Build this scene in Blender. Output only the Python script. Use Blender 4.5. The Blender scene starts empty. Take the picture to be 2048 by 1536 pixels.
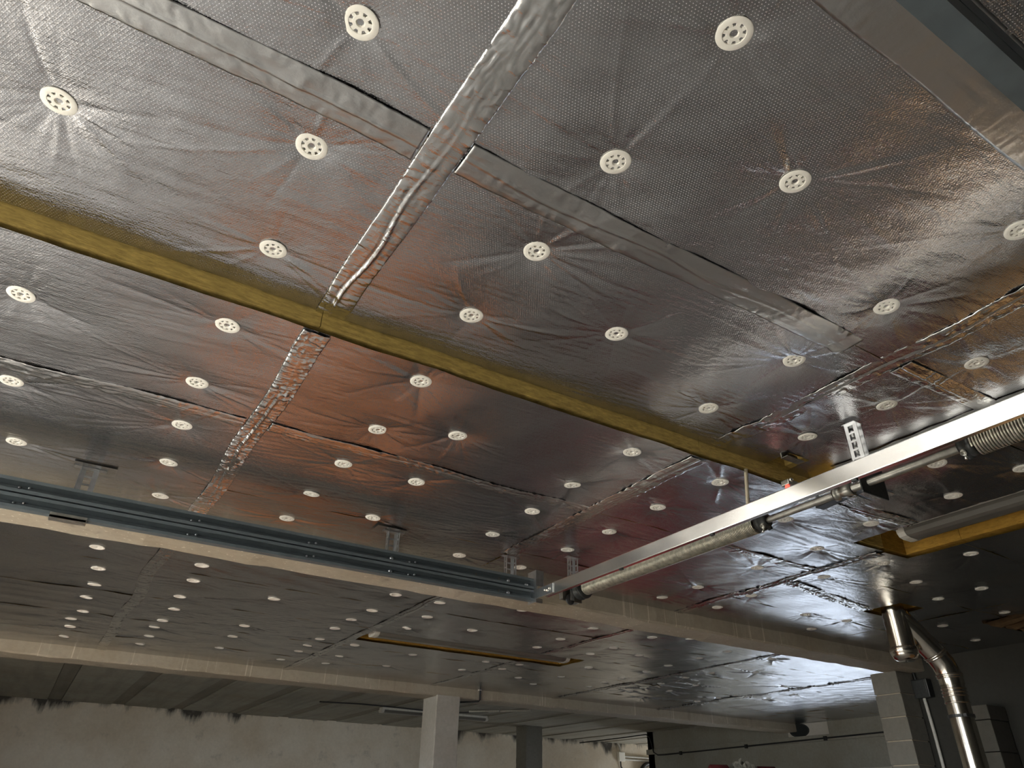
import bpy, bmesh, math, random
import numpy as np
from mathutils import Vector, Matrix

random.seed(7)
rng = np.random.default_rng(11)
scene = bpy.context.scene
C = scene.collection
PI = math.pi

# ------------------------------------------------------------------ camera
cam = bpy.data.objects.new('camera', bpy.data.cameras.new('camera'))
C.objects.link(cam)
YAW, PITCH, ROLL, FPX = math.radians(58.5376), math.radians(31.3684), math.radians(0.9867), 1415.9
fw = Vector((math.cos(PITCH)*math.cos(YAW), math.cos(PITCH)*math.sin(YAW), math.sin(PITCH)))
rt = Vector((math.sin(YAW), -math.cos(YAW), 0)); up = rt.cross(fw)
rt, up = rt*math.cos(ROLL)+up*math.sin(ROLL), -rt*math.sin(ROLL)+up*math.cos(ROLL)
cam.matrix_world = Matrix(((rt.x, up.x, -fw.x, 0), (rt.y, up.y, -fw.y, 0), (rt.z, up.z, -fw.z, 1.5), (0, 0, 0, 1)))
cam.data.sensor_fit = 'HORIZONTAL'; cam.data.sensor_width = 36
cam.data.lens = FPX/2048*36
cam.data.clip_start = 0.02; cam.data.clip_end = 200
scene.camera = cam

# ------------------------------------------------------------------ light
w = bpy.data.worlds.new('daylight'); scene.world = w
w.use_nodes = True
bg = w.node_tree.nodes['Background']
bg.inputs[0].default_value = (0.90, 0.95, 1.0, 1)
bg.inputs[1].default_value = 8.5

def portal(name, loc, rot, sx, sy):
    l = bpy.data.lights.new(name, 'AREA'); l.shape = 'RECTANGLE'; l.size = sx; l.size_y = sy
    l.cycles.is_portal = True
    o = bpy.data.objects.new(name, l); C.objects.link(o); o.location = loc; o.rotation_euler = rot
    return o
XL = -3.4                                                     # the wall with the garage doors
DOORS = [(0.15, 4.05, 2.55), (5.3, 7.4, 2.1)]
WIN = (7.0, 11.6, 0.1, 2.27)                                  # the window in the right wall
portal('door_daylight', (XL, 2.1, 1.275), (0, -PI/2, 0), 2.55, 3.9)
portal('door_daylight', (XL, 6.35, 1.05), (0, -PI/2, 0), 2.1, 2.1)
portal('window_daylight', (12.15, 9.3, 1.19), (0, PI/2, 0), 2.17, 4.6)
portal('passage_daylight', (16.4, 14.8, .95), (0, PI/2, 0), 1.9, 1.0)
sun = bpy.data.lights.new('sun', 'SUN'); sun.energy = 5; sun.angle = 0.02; sun.color = (1.0, 0.90, 0.74)
so = bpy.data.objects.new('sun', sun); C.objects.link(so)
so.rotation_euler = Vector((1.0, -0.35, -1.1)).to_track_quat('-Z', 'Y').to_euler()

vs = scene.view_settings
vs.view_transform = 'Standard'; vs.look = 'None'; vs.gamma = 1; vs.use_curve_mapping = False
vs.exposure = 1.05

# ------------------------------------------------------------------ materials
def nmat(name):
    m = bpy.data.materials.new(name); m.use_nodes = True
    nt = m.node_tree; b = nt.nodes['Principled BSDF']
    return m, nt, b
def N(nt, t, **kw):
    n = nt.nodes.new(t)
    for k, v in kw.items():
        if isinstance(v, (int, float, str, bool)) and hasattr(n, k): setattr(n, k, v)
    return n
def noise(nt, vec, scale, detail=4, rough=0.55, sc=None):
    n = nt.nodes.new('ShaderNodeTexNoise'); n.inputs['Scale'].default_value = scale
    n.inputs['Detail'].default_value = detail; n.inputs['Roughness'].default_value = rough
    if sc:
        mp = nt.nodes.new('ShaderNodeMapping'); mp.inputs['Scale'].default_value = sc
        nt.links.new(vec, mp.inputs[0]); vec = mp.outputs[0]
    nt.links.new(vec, n.inputs['Vector'])
    return n.outputs['Fac']
def ramp(nt, fac, stops):
    r = nt.nodes.new('ShaderNodeValToRGB'); e = r.color_ramp.elements
    while len(e) < len(stops): e.new(0.5)
    for i, (p, c) in enumerate(stops):
        e[i].position = p; e[i].color = (*c, 1) if len(c) == 3 else c
    nt.links.new(fac, r.inputs[0]); return r.outputs[0]
def math_(nt, op, a, b=None, c=None):
    n = nt.nodes.new('ShaderNodeMath'); n.operation = op
    for i, v in enumerate((a, b, c)):
        if v is None: continue
        if isinstance(v, (int, float)): n.inputs[i].default_value = v
        else: nt.links.new(v, n.inputs[i])
    return n.outputs[0]
def mix(nt, fac, a, b, mode='MIX'):
    n = nt.nodes.new('ShaderNodeMix'); n.data_type = 'RGBA'; n.blend_type = mode
    for i, v in ((0, fac), (6, a), (7, b)):
        if isinstance(v, (int, float)): n.inputs[i].default_value = v
        elif isinstance(v, tuple): n.inputs[i].default_value = (*v, 1)
        else: nt.links.new(v, n.inputs[i])
    return n.outputs[2]
def coord(nt, kind='Object'):
    return nt.nodes.new('ShaderNodeTexCoord').outputs[kind]
def worldpos(nt):
    return nt.nodes.new('ShaderNodeNewGeometry').outputs['Position']
def bump(nt, b, h, strength, dist):
    n = nt.nodes.new('ShaderNodeBump'); n.inputs['Strength'].default_value = strength
    n.inputs['Distance'].default_value = dist; nt.links.new(h, n.inputs['Height'])
    nt.links.new(n.outputs[0], b.inputs['Normal']); return n

def simple(name, col, rough=0.5, metal=0.0, nz=0.0, scale=30, bumpd=0.0, spec=None):
    m, nt, b = nmat(name)
    b.inputs['Roughness'].default_value = rough; b.inputs['Metallic'].default_value = metal
    if spec is not None: b.inputs['Specular IOR Level'].default_value = spec
    p = worldpos(nt)
    f = noise(nt, p, scale, 5)
    lo = tuple(max(0, c*(1-nz)) for c in col); hi = tuple(min(1, c*(1+nz)) for c in col)
    nt.links.new(ramp(nt, f, [(0.3, lo), (0.7, hi)]), b.inputs['Base Color'])
    if bumpd: bump(nt, b, f, 0.5, bumpd)
    return m

def foil_mat(name, col, rough, scrim=True, bs=0.6):
    m, nt, b = nmat(name)
    p = worldpos(nt)
    b.inputs['Metallic'].default_value = 1.0
    dirt = noise(nt, p, 1.7, 5, 0.6)
    nt.links.new(ramp(nt, dirt, [(0.3, tuple(c*0.88 for c in col)), (0.7, col)]), b.inputs['Base Color'])
    rr = nt.nodes.new('ShaderNodeMapRange'); rr.inputs[3].default_value = rough*0.8; rr.inputs[4].default_value = rough*1.25
    nt.links.new(dirt, rr.inputs[0]); nt.links.new(rr.outputs[0], b.inputs['Roughness'])
    fine = noise(nt, p, 130, 3, 0.6)
    mid = noise(nt, p, 26, 4, 0.6)
    h = math_(nt, 'ADD', math_(nt, 'MULTIPLY', mid, 0.55), math_(nt, 'MULTIPLY', fine, 0.22))
    cr = noise(nt, p, 48, 3, 0.6, (0.30, 1.0, 1.0)); cr2 = noise(nt, p, 70, 3, 0.6)
    for q, am in ((cr, 1.7), (cr2, 0.7)):
        h = math_(nt, 'SUBTRACT', h, math_(nt, 'MULTIPLY', math_(nt, 'ABSOLUTE', math_(nt, 'SUBTRACT', q, 0.5)), am))
    if scrim:
        sx = nt.nodes.new('ShaderNodeSeparateXYZ'); nt.links.new(p, sx.inputs[0])
        lines = None
        for ang in (0, 60, 120):
            a = math.radians(ang + 88); pitch = 0.0079
            d = math_(nt, 'ADD', math_(nt, 'MULTIPLY', sx.outputs[0], math.cos(a)/pitch), math_(nt, 'MULTIPLY', sx.outputs[1], math.sin(a)/pitch))
            t = math_(nt, 'ABSOLUTE', math_(nt, 'SUBTRACT', math_(nt, 'FRACT', math_(nt, 'ADD', d, 0.5)), 0.5))
            l = nt.nodes.new('ShaderNodeMapRange'); l.interpolation_type = 'SMOOTHSTEP'
            l.inputs[1].default_value = 0.0; l.inputs[2].default_value = 0.24; l.inputs[3].default_value = 1; l.inputs[4].default_value = 0
            nt.links.new(t, l.inputs[0])
            lines = l.outputs[0] if lines is None else math_(nt, 'ADD', lines, l.outputs[0])
        dots = nt.nodes.new('ShaderNodeMapRange'); dots.interpolation_type = 'SMOOTHSTEP'
        dots.inputs[1].default_value = 1.7; dots.inputs[2].default_value = 3.0
        nt.links.new(lines, dots.inputs[0])
        h = math_(nt, 'ADD', h, math_(nt, 'ADD', math_(nt, 'MULTIPLY', lines, 0.06), math_(nt, 'MULTIPLY', dots.outputs[0], 0.44)))
        bump(nt, b, h, 0.8, 0.0022)
    else:
        bump(nt, b, h, bs, 0.0022)
    return m

def concrete(name, col, var=0.35, stain=None, streak=False, bumpd=0.004, rough=0.9, board=False):
    m, nt, b = nmat(name)
    p = worldpos(nt)
    big = noise(nt, p, 1.1, 6, 0.62); fine = noise(nt, p, 22, 6, 0.65)
    c = mix(nt, fine, tuple(x*(1-var) for x in col), tuple(min(1, x*(1+var*0.6)) for x in col))
    c = mix(nt, ramp(nt, big, [(0.35, (0, 0, 0)), (0.72, (1, 1, 1))]), c, mix(nt, 1.0, c, (0.80, 0.74, 0.66), 'MULTIPLY'))
    if streak:
        s = noise(nt, p, 34, 3, 0.5, (1.0, 1.0, 0.02))
        c = mix(nt, ramp(nt, s, [(0.64, (0, 0, 0)), (0.69, (0.6, 0.6, 0.6))]), c, tuple(min(1, x*1.5+.05) for x in col))
        s2 = noise(nt, p, 4.2, 4, 0.6, (1.0, 1.0, 0.08))
        c = mix(nt, ramp(nt, s2, [(0.62, (0, 0, 0)), (0.75, (0.7, 0.7, 0.7))]), c, tuple(x*0.45 for x in col))
    if board:
        s = noise(nt, p, 7, 3, 0.5, (1.0, 0.08, 1.0))
        c = mix(nt, ramp(nt, s, [(0.45, (0, 0, 0)), (0.7, (0.6, 0.6, 0.6))]), c, tuple(x*0.55 for x in col))
    if stain:
        zc, depth = stain
        sx = nt.nodes.new('ShaderNodeSeparateXYZ'); nt.links.new(p, sx.inputs[0])
        drip = noise(nt, p, 0.75, 8, 0.68, (1.0, 1.0, 0.22))
        d = math_(nt, 'SUBTRACT', zc, sx.outputs[2])
        t = math_(nt, 'SUBTRACT', math_(nt, 'MULTIPLY', math_(nt, 'SUBTRACT', drip, 0.50), depth*6.0), d)
        c = mix(nt, ramp(nt, math_(nt, 'ADD', t, 0.5), [(0.47, (0, 0, 0)), (0.62, (0.92, 0.92, 0.92))]), c, (0.022, 0.021, 0.018))
        blotch = noise(nt, p, 2.6, 6, 0.7)
        c = mix(nt, ramp(nt, blotch, [(0.58, (0, 0, 0)), (0.74, (0.6, 0.6, 0.6))]), c, tuple(x*0.42 for x in col))
    nt.links.new(c, b.inputs['Base Color'])
    b.inputs['Roughness'].default_value = rough
    bump(nt, b, math_(nt, 'ADD', fine, math_(nt, 'MULTIPLY', big, 0.6)), 0.6, bumpd)
    return m

def wool_mat(name, col):
    m, nt, b = nmat(name)
    p = worldpos(nt)
    f = noise(nt, p, 55, 6, 0.7, (0.35, 0.35, 1.6)); g = noise(nt, p, 9, 4)
    c = ramp(nt, f, [(0.25, tuple(x*0.42 for x in col)), (0.6, col), (0.85, tuple(min(1, x*1.35) for x in col))])
    c = mix(nt, ramp(nt, g, [(0.4, (0, 0, 0)), (0.7, (0.5, 0.5, 0.5))]), c, tuple(x*0.7 for x in col))
    nt.links.new(c, b.inputs['Base Color']); b.inputs['Roughness'].default_value = 1.0
    b.inputs['Specular IOR Level'].default_value = 0.1
    bump(nt, b, f, 0.8, 0.006)
    return m

M = {}
M['foil'] = foil_mat('scrim_foil', (0.55, 0.55, 0.56), 0.17)
M['tape'] = foil_mat('creased_foil_tape', (0.70, 0.70, 0.69), 0.17, scrim=False, bs=0.8)
M['tape_m'] = foil_mat('smooth_foil_tape', (0.60, 0.60, 0.59), 0.30, scrim=False, bs=0.35)
M['wool'] = wool_mat('mineral_wool', (0.62, 0.44, 0.135))
M['wool_o'] = wool_mat('mineral_wool_orange', (0.46, 0.26, 0.05))
M['wool_d'] = wool_mat('dark_brown_mineral_wool', (0.10, 0.06, 0.03))  # dark brown version of the wool for the torn piece
M['plastic'] = simple('white_plastic', (0.90, 0.87, 0.78), 0.5, 0, 0.04, 60)
M['galv'] = simple('galvanised_steel', (0.72, 0.73, 0.74), 0.30, 1, 0.08, 45)
M['galv_old'] = simple('dull_steel', (0.40, 0.39, 0.35), 0.42, 1, 0.25, 30)
M['track'] = simple('blue_grey_steel', (0.115, 0.138, 0.148), 0.5, 0.35, 0.12, 14)
M['alu'] = simple('bright_aluminium', (0.90, 0.89, 0.86), 0.22, 1, 0.04, 18)
M['spring'] = simple('oiled_spring_steel', (0.50, 0.48, 0.40), 0.40, 0.9, 0.35, 40)
M['cast'] = simple('black_cast_metal', (0.045, 0.047, 0.045), 0.45, 0.5, 0.2, 40)
M['flue'] = simple('polished_flue_steel', (0.66, 0.62, 0.54), 0.17, 1, 0.12, 9)
M['rubber'] = simple('black_rubber', (0.02, 0.02, 0.02), 0.6, 0, 0.1)
M['beam'] = concrete('beam_concrete', (0.45, 0.40, 0.315), 0.22, streak=True)
M['soffit'] = concrete('bare_slab_concrete', (0.36, 0.345, 0.285), 0.30, board=True)
M['soffit2'] = concrete('joint_concrete', (0.27, 0.25, 0.20), 0.35, board=True)
M['wallb'] = concrete('stained_plaster', (0.80, 0.73, 0.61), 0.16, stain=(3.14, 0.30))
M['wallr'] = concrete('right_wall_plaster', (0.34, 0.335, 0.285), 0.25)
M['walld'] = concrete('very_dark_wall', (0.035, 0.034, 0.028), 0.3)  # one very dark base tone for the near and right-hand walls
M['wallp'] = concrete('plain_plaster', (0.36, 0.33, 0.27), 0.2)
M['block'] = concrete('breeze_block', (0.22, 0.21, 0.178), 0.28, bumpd=0.008)
M['mortar'] = concrete('mortar', (0.50, 0.44, 0.33), 0.25, bumpd=0.006)
M['post'] = concrete('post_concrete', (0.52, 0.50, 0.45), 0.22, bumpd=0.005)
M['patch'] = concrete('pale_plaster_patch', (0.62, 0.60, 0.54), 0.12)
M['floor'] = concrete('floor_screed', (0.50, 0.475, 0.435), 0.2, bumpd=0.002, rough=0.7)
M['ground'] = concrete('outdoor_paving', (0.42, 0.40, 0.36), 0.15, bumpd=0.002)
M['darkhole'] = simple('dark_opening', (0.012, 0.016, 0.015), 0.8)
M['cable'] = simple('black_cable', (0.015, 0.015, 0.014), 0.55)
M['pvc'] = simple('grey_plastic_conduit', (0.55, 0.53, 0.47), 0.5, 0, 0.1)
M['lampcover'] = simple('dull_lamp_cover', (0.13, 0.122, 0.105), 0.28, 0, 0.05, 12)  # even dull dark grey for lamp covers and track slots
M['red'] = simple('red_paint', (0.31, 0.026, 0.028), 0.3, 0, 0.1, 5)
M['darkred'] = simple('dark_red_cloth', (0.10, 0.010, 0.012), 0.8, 0, 0.2, 9)
M['orange'] = simple('orange_paint', (0.90, 0.34, 0.13), 0.35, 0, 0.1, 5)
M['glass_dark'] = simple('tinted_glass', (0.02, 0.025, 0.03), 0.08)
M['tarp'] = simple('grey_tarpaulin', (0.23, 0.22, 0.18), 0.6, 0, 0.3, 9)
M['cardboard'] = simple('brown_cardboard', (0.62, 0.34, 0.13), 0.8, 0, 0.12, 8)
M['greybox'] = concrete('pale_block_darkened', (0.085, 0.08, 0.065), 0.25)  # pale blocks given a much darker base colour
M['brass'] = simple('bright_bolt', (0.80, 0.78, 0.70), 0.25, 1, 0.1)
m, nt, b = nmat('red_indicator'); b.inputs['Base Color'].default_value = (0.8, 0.05, 0.04, 1)
b.inputs['Emission Color'].default_value = (1, 0.08, 0.05, 1); b.inputs['Emission Strength'].default_value = 1.2; M['led'] = m
m, nt, b = nmat('dimming_window_glass')
tr_ = nt.nodes.new('ShaderNodeBsdfTransparent'); tr_.inputs[0].default_value = (0.48, 0.50, 0.53, 1)  # grey tint added to dim the daylight and its reflection in the foil
gl_ = nt.nodes.new('ShaderNodeBsdfGlossy'); gl_.inputs['Roughness'].default_value = 0.05
mx_ = nt.nodes.new('ShaderNodeMixShader'); mx_.inputs[0].default_value = 0.06
nt.links.new(tr_.outputs[0], mx_.inputs[1]); nt.links.new(gl_.outputs[0], mx_.inputs[2])
nt.links.new(mx_.outputs[0], nt.nodes['Material Output'].inputs[0]); M['glass'] = m

# ------------------------------------------------------------------ helpers
LOC = {}
def link(o, parent=None):
    C.objects.link(o)
    if parent is not None: o.parent = parent
    return o
def world_loc(o):
    v = Vector(o.location)
    while o.parent is not None:
        o = o.parent; v = v + Vector(o.location)
    return v
def tag(o, label, cat, group=None, kind=None):
    o['label'] = label
    if cat: o['category'] = cat
    if group: o['group'] = group
    if kind: o['kind'] = kind
    return o
def thing(name, loc, label, cat, group=None):
    o = bpy.data.objects.new(name, None); o.empty_display_size = 0.05
    o.location = loc; C.objects.link(o)
    return tag(o, label, cat, group)
def obj(name, bm, mat, parent=None, smooth=False, kind=None):
    """bm holds world coordinates; stored relative to the parent's origin"""
    off = world_loc(parent) if parent is not None else Vector((0, 0, 0))
    if off.length: bmesh.ops.translate(bm, verts=bm.verts, vec=-off)
    me = bpy.data.meshes.new(name); bm.to_mesh(me); bm.free()
    if isinstance(mat, (list, tuple)):
        for q in mat: me.materials.append(M[q])
    else: me.materials.append(M[mat])
    if smooth: me.polygons.foreach_set('use_smooth', [True]*len(me.polygons))
    o = bpy.data.objects.new(name, me); link(o, parent)
    if kind: o['kind'] = kind
    return o
def B(): return bmesh.new()
def box(bm, x0, x1, y0, y1, z0, z1, bev=0.0):
    vs_ = [bm.verts.new((x, y, z)) for x in (x0, x1) for y in (y0, y1) for z in (z0, z1)]
    fs = [(0, 1, 3, 2), (4, 6, 7, 5), (0, 4, 5, 1), (2, 3, 7, 6), (0, 2, 6, 4), (1, 5, 7, 3)]
    faces = [bm.faces.new([vs_[i] for i in f]) for f in fs]
    if bev:
        es = list({e for f in faces for e in f.edges})
        bmesh.ops.bevel(bm, geom=es, offset=bev, segments=2, affect='EDGES', profile=0.6)
    return bm
def tube(bm, pts, r, seg=10, caps=True):
    pts = [Vector(p) for p in pts]; rings = []
    n0 = None
    for i, p in enumerate(pts):
        t = (pts[min(i+1, len(pts)-1)] - pts[max(i-1, 0)]).normalized()
        if n0 is None:
            n0 = t.orthogonal().normalized()
        else:
            n0 = (n0 - t*n0.dot(t))
            n0 = n0.normalized() if n0.length > 1e-6 else t.orthogonal().normalized()
        b2 = t.cross(n0); rr = r[i] if isinstance(r, (list, tuple)) else r
        rings.append([bm.verts.new(p + n0*math.cos(2*PI*k/seg)*rr + b2*math.sin(2*PI*k/seg)*rr) for k in range(seg)])
    for a, c in zip(rings, rings[1:]):
        for k in range(seg): bm.faces.new((a[k], a[(k+1) % seg], c[(k+1) % seg], c[k]))
    if caps:
        bm.faces.new(rings[0][::-1]); bm.faces.new(rings[-1])
    return bm
def lathe(bm, prof, origin, axis, seg=24, close=False):
    """prof: (r, t) along axis from origin"""
    o = Vector(origin); t = Vector(axis).normalized(); n = t.orthogonal().normalized(); b2 = t.cross(n)
    rings = [[bm.verts.new(o + t*h + (n*math.cos(2*PI*k/seg) + b2*math.sin(2*PI*k/seg))*max(r, 1e-5)) for k in range(seg)] for r, h in prof]
    prs = list(zip(rings, rings[1:]))
    if close: prs.append((rings[-1], rings[0]))
    for a, c in prs:
        for k in range(seg): bm.faces.new((a[k], a[(k+1) % seg], c[(k+1) % seg], c[k]))
    return bm
def extrude_profile(bm, prof, a0, a1, mapf):
    """closed polygon prof swept between a0 and a1 ; mapf(u,v,a)->xyz"""
    r0 = [bm.verts.new(mapf(u, v, a0)) for u, v in prof]; r1 = [bm.verts.new(mapf(u, v, a1)) for u, v in prof]
    n = len(prof)
    for i in range(n): bm.faces.new((r0[i], r0[(i+1) % n], r1[(i+1) % n], r1[i]))
    bm.faces.new(r0[::-1]); bm.faces.new(r1)
    return bm
def npmesh(name, verts, quads, mat, parent=None, smooth=True):
    me = bpy.data.meshes.new(name)
    off = world_loc(parent) if parent is not None else Vector((0, 0, 0))
    v = np.asarray(verts, np.float32) - np.array(off, np.float32)
    q = np.asarray(quads, np.int32)
    me.vertices.add(len(v)); me.vertices.foreach_set('co', v.ravel())
    me.loops.add(q.size); me.loops.foreach_set('vertex_index', q.ravel())
    me.polygons.add(len(q)); me.polygons.foreach_set('loop_start', np.arange(0, q.size, 4, dtype=np.int32))
    me.update(calc_edges=True); me.validate()
    me.polygons.foreach_set('use_smooth', np.full(len(me.polygons), smooth))
    me.materials.append(M[mat])
    o = bpy.data.objects.new(name, me); link(o, parent)
    return o

# ------------------------------------------------------------------ layout of the place
Z0, Z1, ZS, ZB = 3.10, 3.009, 3.19, 2.882       # near foil, lower foil, bare slab, beam underside
B1 = (4.51, 4.81); B2 = (9.42, 9.80)            # the two beams (y range)
YBACK, YNEAR, XR1, XR2 = 16.1, -3.0, 8.0, 12.0
STEP = 3.262                                    # x where the near, thinner insulation ends
YS = 2.19                                       # y of the yellow wool edge

DISC_NEAR = [(-.40, 1.69), (.22, 1.47), (.25, 1.96), (.20, 1.05), (.98, 1.05), (1.0, 1.49), (.97, .59), (1.47, .82), (2.23, .57), (.99, 1.92), (1.52, 1.71), (2.24, 1.04), (2.25, 1.46), (2.25, 1.94), (2.89, 1.07), (2.90, 1.48), (2.86, 1.88)]
DISC_MID = [(-.44, 2.56), (.21, 2.35), (-.46, 3.26), (.20, 2.84), (.22, 3.28), (-.43, 3.92), (.98, 2.32), (1.0, 2.82), (1.34, 2.67), (1.0, 3.27), (2.13, 2.35), (1.41, 3.27), (2.13, 2.84), (.24, 3.76), (.28, 4.26), (.99, 3.75), (.99, 4.21), (2.16, 3.28), (1.42, 3.90), (2.17, 3.75), (2.20, 4.25)]
DISC_RIGHT = [(2.74, 3.73), (2.69, 4.24), (2.75, 3.30), (2.72, 2.82), (2.75, 2.37), (4.09, 3.89), (4.07, 4.27), (3.46, 1.61), (3.93, 1.80), (3.87, 1.41), (3.48, 2.55), (3.95, 2.31), (4.07, 2.79), (4.07, 3.29), (4.70, 2.74), (4.64, 3.17), (4.60, 3.82), (4.66, 4.24), (5.31, 2.88), (5.87, 3.05), (5.86, 2.70), (4.98, 2.29), (5.45, 3.98), (5.93, 3.92), (5.95, 4.31), (6.73, 2.98), (6.78, 3.55), (7.60, 3.71)]
DISC_FAR = [(.07, 5.50), (.13, 6.06), (.15, 6.56), (.13, 7.04), (.15, 7.62), (.08, 8.01), (.10, 8.38), (.08, 8.95), (.76, 5.52), (.79, 5.98), (.79, 6.55), (.83, 7.04), (.82, 7.58), (.80, 7.93), (.82, 8.41), (.80, 8.91), (1.47, 6.16), (1.52, 7.34), (1.54, 7.90), (1.56, 8.59), (1.45, 5.22), (2.26, 5.45), (2.67, 5.47), (2.30, 6.05), (2.81, 5.99), (2.28, 6.50), (2.28, 6.93), (2.84, 6.51), (2.32, 7.49), (2.32, 7.90), (2.34, 8.27), (2.73, 7.57), (2.81, 8.27), (3.46, 7.68), (3.40, 6.21), (3.37, 5.27), (4.32, 6.04), (4.35, 6.51), (4.30, 5.48), (5.01, 6.46), (2.32, 8.87), (2.84, 8.80), (3.50, 8.51), (4.32, 7.55), (4.74, 7.47), (4.74, 7.86), (4.37, 8.20), (5.23, 8.27), (5.66, 8.57), (5.63, 7.88), (5.51, 7.14), (5.01, 6.06), (5.49, 6.21), (6.29, 7.48), (6.34, 7.89), (6.38, 8.29), (6.24, 6.94), (7.02, 7.90), (7.08, 8.26), (5.01, 5.45), (5.35, 5.27), (6.13, 5.95), (6.17, 6.48), (6.11, 5.51), (6.91, 6.53), (6.90, 6.96), (6.98, 7.50), (7.43, 7.31), (7.51, 7.92), (7.31, 6.19), (6.78, 5.50), (8.39, 6.68), (8.53, 7.99), (8.53, 8.41), (8.55, 7.68), (9.14, 7.64), (7.59, 8.61), (9.11, 7.09)]

# folds radiating from every disc : angle, length, width, height, bend
def make_folds(discs, n, lmul=1.0, seed=0, amul=1.0):
    r = np.random.default_rng(seed); out = []
    for (x, y) in discs:
        k = []
        for i in range(n):
            if r.random() < 0.45:
                th = (0 if r.random() < 0.5 else PI) + r.normal(0, 0.38)      # sheets are stretched along x
                ln = r.uniform(.22, .60)*lmul
            else:
                th = r.uniform(0, 2*PI); ln = r.uniform(.10, .34)*lmul
            k.append((th, ln, r.uniform(.005, .013)*(1.0 if lmul <= 1 else 1.5), r.choice([-1, 1])*r.uniform(.0016, .0058)*amul, r.normal(0, .25)))
        out.append((x, y, k))
    return out
def foil_height(X, Y, folds, seed, amp=1.0):
    r = np.random.default_rng(seed)
    H = np.zeros_like(X)
    for i in range(14):
        a = r.uniform(0, PI); wl = r.uniform(.10, .55)
        H += r.normal(0, .00055)*wl*3*np.sin((X*np.cos(a) + Y*np.sin(a))*2*PI/wl + r.uniform(0, 6.28))
    for i in range(10):                                     # shallow creases running along the sheet
        a = r.normal(0, .12); wl = r.uniform(.03, .09)
        env = np.sin((X*r.uniform(.5, 2) + Y*r.uniform(1, 4))*2.2 + r.uniform(0, 6.28))**3
        H += r.normal(0, .00022)*env*np.sin((X*np.sin(a) + Y*np.cos(a))*2*PI/wl + r.uniform(0, 6.28))
    for (dx, dy, k) in folds:
        ux, uy = X - dx, Y - dy
        rr2 = ux*ux + uy*uy
        mk = rr2 < .64**2
        if not mk.any(): continue
        x, y, r2 = ux[mk], uy[mk], rr2[mk]; rad = np.sqrt(r2)
        h = .007*np.exp(-r2/.07**2) + .009*np.exp(-r2/.20**2)     # pulled up under the disc
        for th, ln, wd, am, cv in k:
            c, s = math.cos(th), math.sin(th)
            al = x*c + y*s; pe = -x*s + y*c - cv*al*al
            t = np.clip((ln - al)/ln, 0, 1)*(al > 0)
            wloc = wd*(0.55 + 1.1*np.clip(al/ln, 0, 1))
            h += am*amp*np.sqrt(t)*np.clip((al-.042)/.04, 0, 1)*np.exp(-np.abs(pe)/wloc*1.25)
        H[mk] += h
    return H

# ------------------------------------------------------------------ the room shell
def struct(name, bm, mat, parent=None, smooth=False):
    o = obj(name, bm, mat, parent, smooth)
    if parent is None: o['kind'] = 'structure'
    return o

bm = B(); box(bm, XL, 16.4, YNEAR, YBACK, -.12, 0); struct('floor', bm, 'floor')
bm = B(); box(bm, -30, XL-.25, -20, 30, -.2, -.02); tag(struct('ground', bm, 'ground'), 'pale paved yard outside the garage doors', None)
bm = B(); box(bm, XL-.25, 16.6, YNEAR-.2, YBACK+.2, ZS, ZS+.25)
ceiling = struct('ceiling', bm, 'soffit')

bm = B()
ys = [YNEAR] + [v for d in DOORS for v in d[:2]] + [YBACK]
for a, c in zip(ys[::2], ys[1::2]): box(bm, XL-.25, XL, a, c, 0, ZS)
for d in DOORS: box(bm, XL-.25, XL, d[0], d[1], d[2], ZS)
struct('wall_left', bm, 'wallp')
bm = B(); box(bm, XL-.25, 16.4, YBACK, YBACK+.2, 0, ZS)
wall_back = struct('wall_back', bm, 'wallb')
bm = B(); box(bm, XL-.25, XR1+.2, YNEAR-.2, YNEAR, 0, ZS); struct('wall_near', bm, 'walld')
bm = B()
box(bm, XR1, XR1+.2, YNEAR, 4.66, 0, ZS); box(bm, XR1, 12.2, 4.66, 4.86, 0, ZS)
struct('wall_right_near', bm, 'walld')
bm = B()
y0, y1, z0, z1 = WIN
box(bm, 12.0, 12.2, 4.86, y0, 0, ZS); box(bm, 12.0, 12.2, y1, 13.5, 0, ZS)
box(bm, 12.0, 12.2, y0, y1, 0, z0); box(bm, 12.0, 12.2, y0, y1, z1, ZS)
wall_right = struct('wall_right', bm, 'wallr')
bm = B(); box(bm, 11.94, 12.0, 4.86, 13.5, 2.70, 2.80, .008); struct('trim_1', bm, 'wallr')
bm = B(); box(bm, 12.0, 16.4, 13.3, 13.5, 0, ZS); box(bm, 16.4, 16.6, 15.3, YBACK, 0, ZS); box(bm, 16.4, 16.6, 13.5, 14.3, 0, ZS); box(bm, 16.4, 16.6, 14.3, 15.3, 1.9, ZS)
struct('wall_passage', bm, 'wallp')
# window in the right wall : frame and two panes
bm = B()
for (a, c, d, e) in ((y0, y1, z0, z0+.06), (y0, y1, z1-.06, z1), (y0, y0+.06, z0, z1), (y1-.06, y1, z0, z1), ((y0+y1)/2-.03, (y0+y1)/2+.03, z0, z1)):
    box(bm, 12.06, 12.12, a, c, d, e, .004)
win = struct('window_1', bm, 'pvc')
for a, c in ((y0+.06, (y0+y1)/2-.03), ((y0+y1)/2+.03, y1-.06)):
    bm = B(); box(bm, 12.085, 12.091, a, c, z0+.06, z1-.06); obj('pane', bm, 'glass', win)

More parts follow.
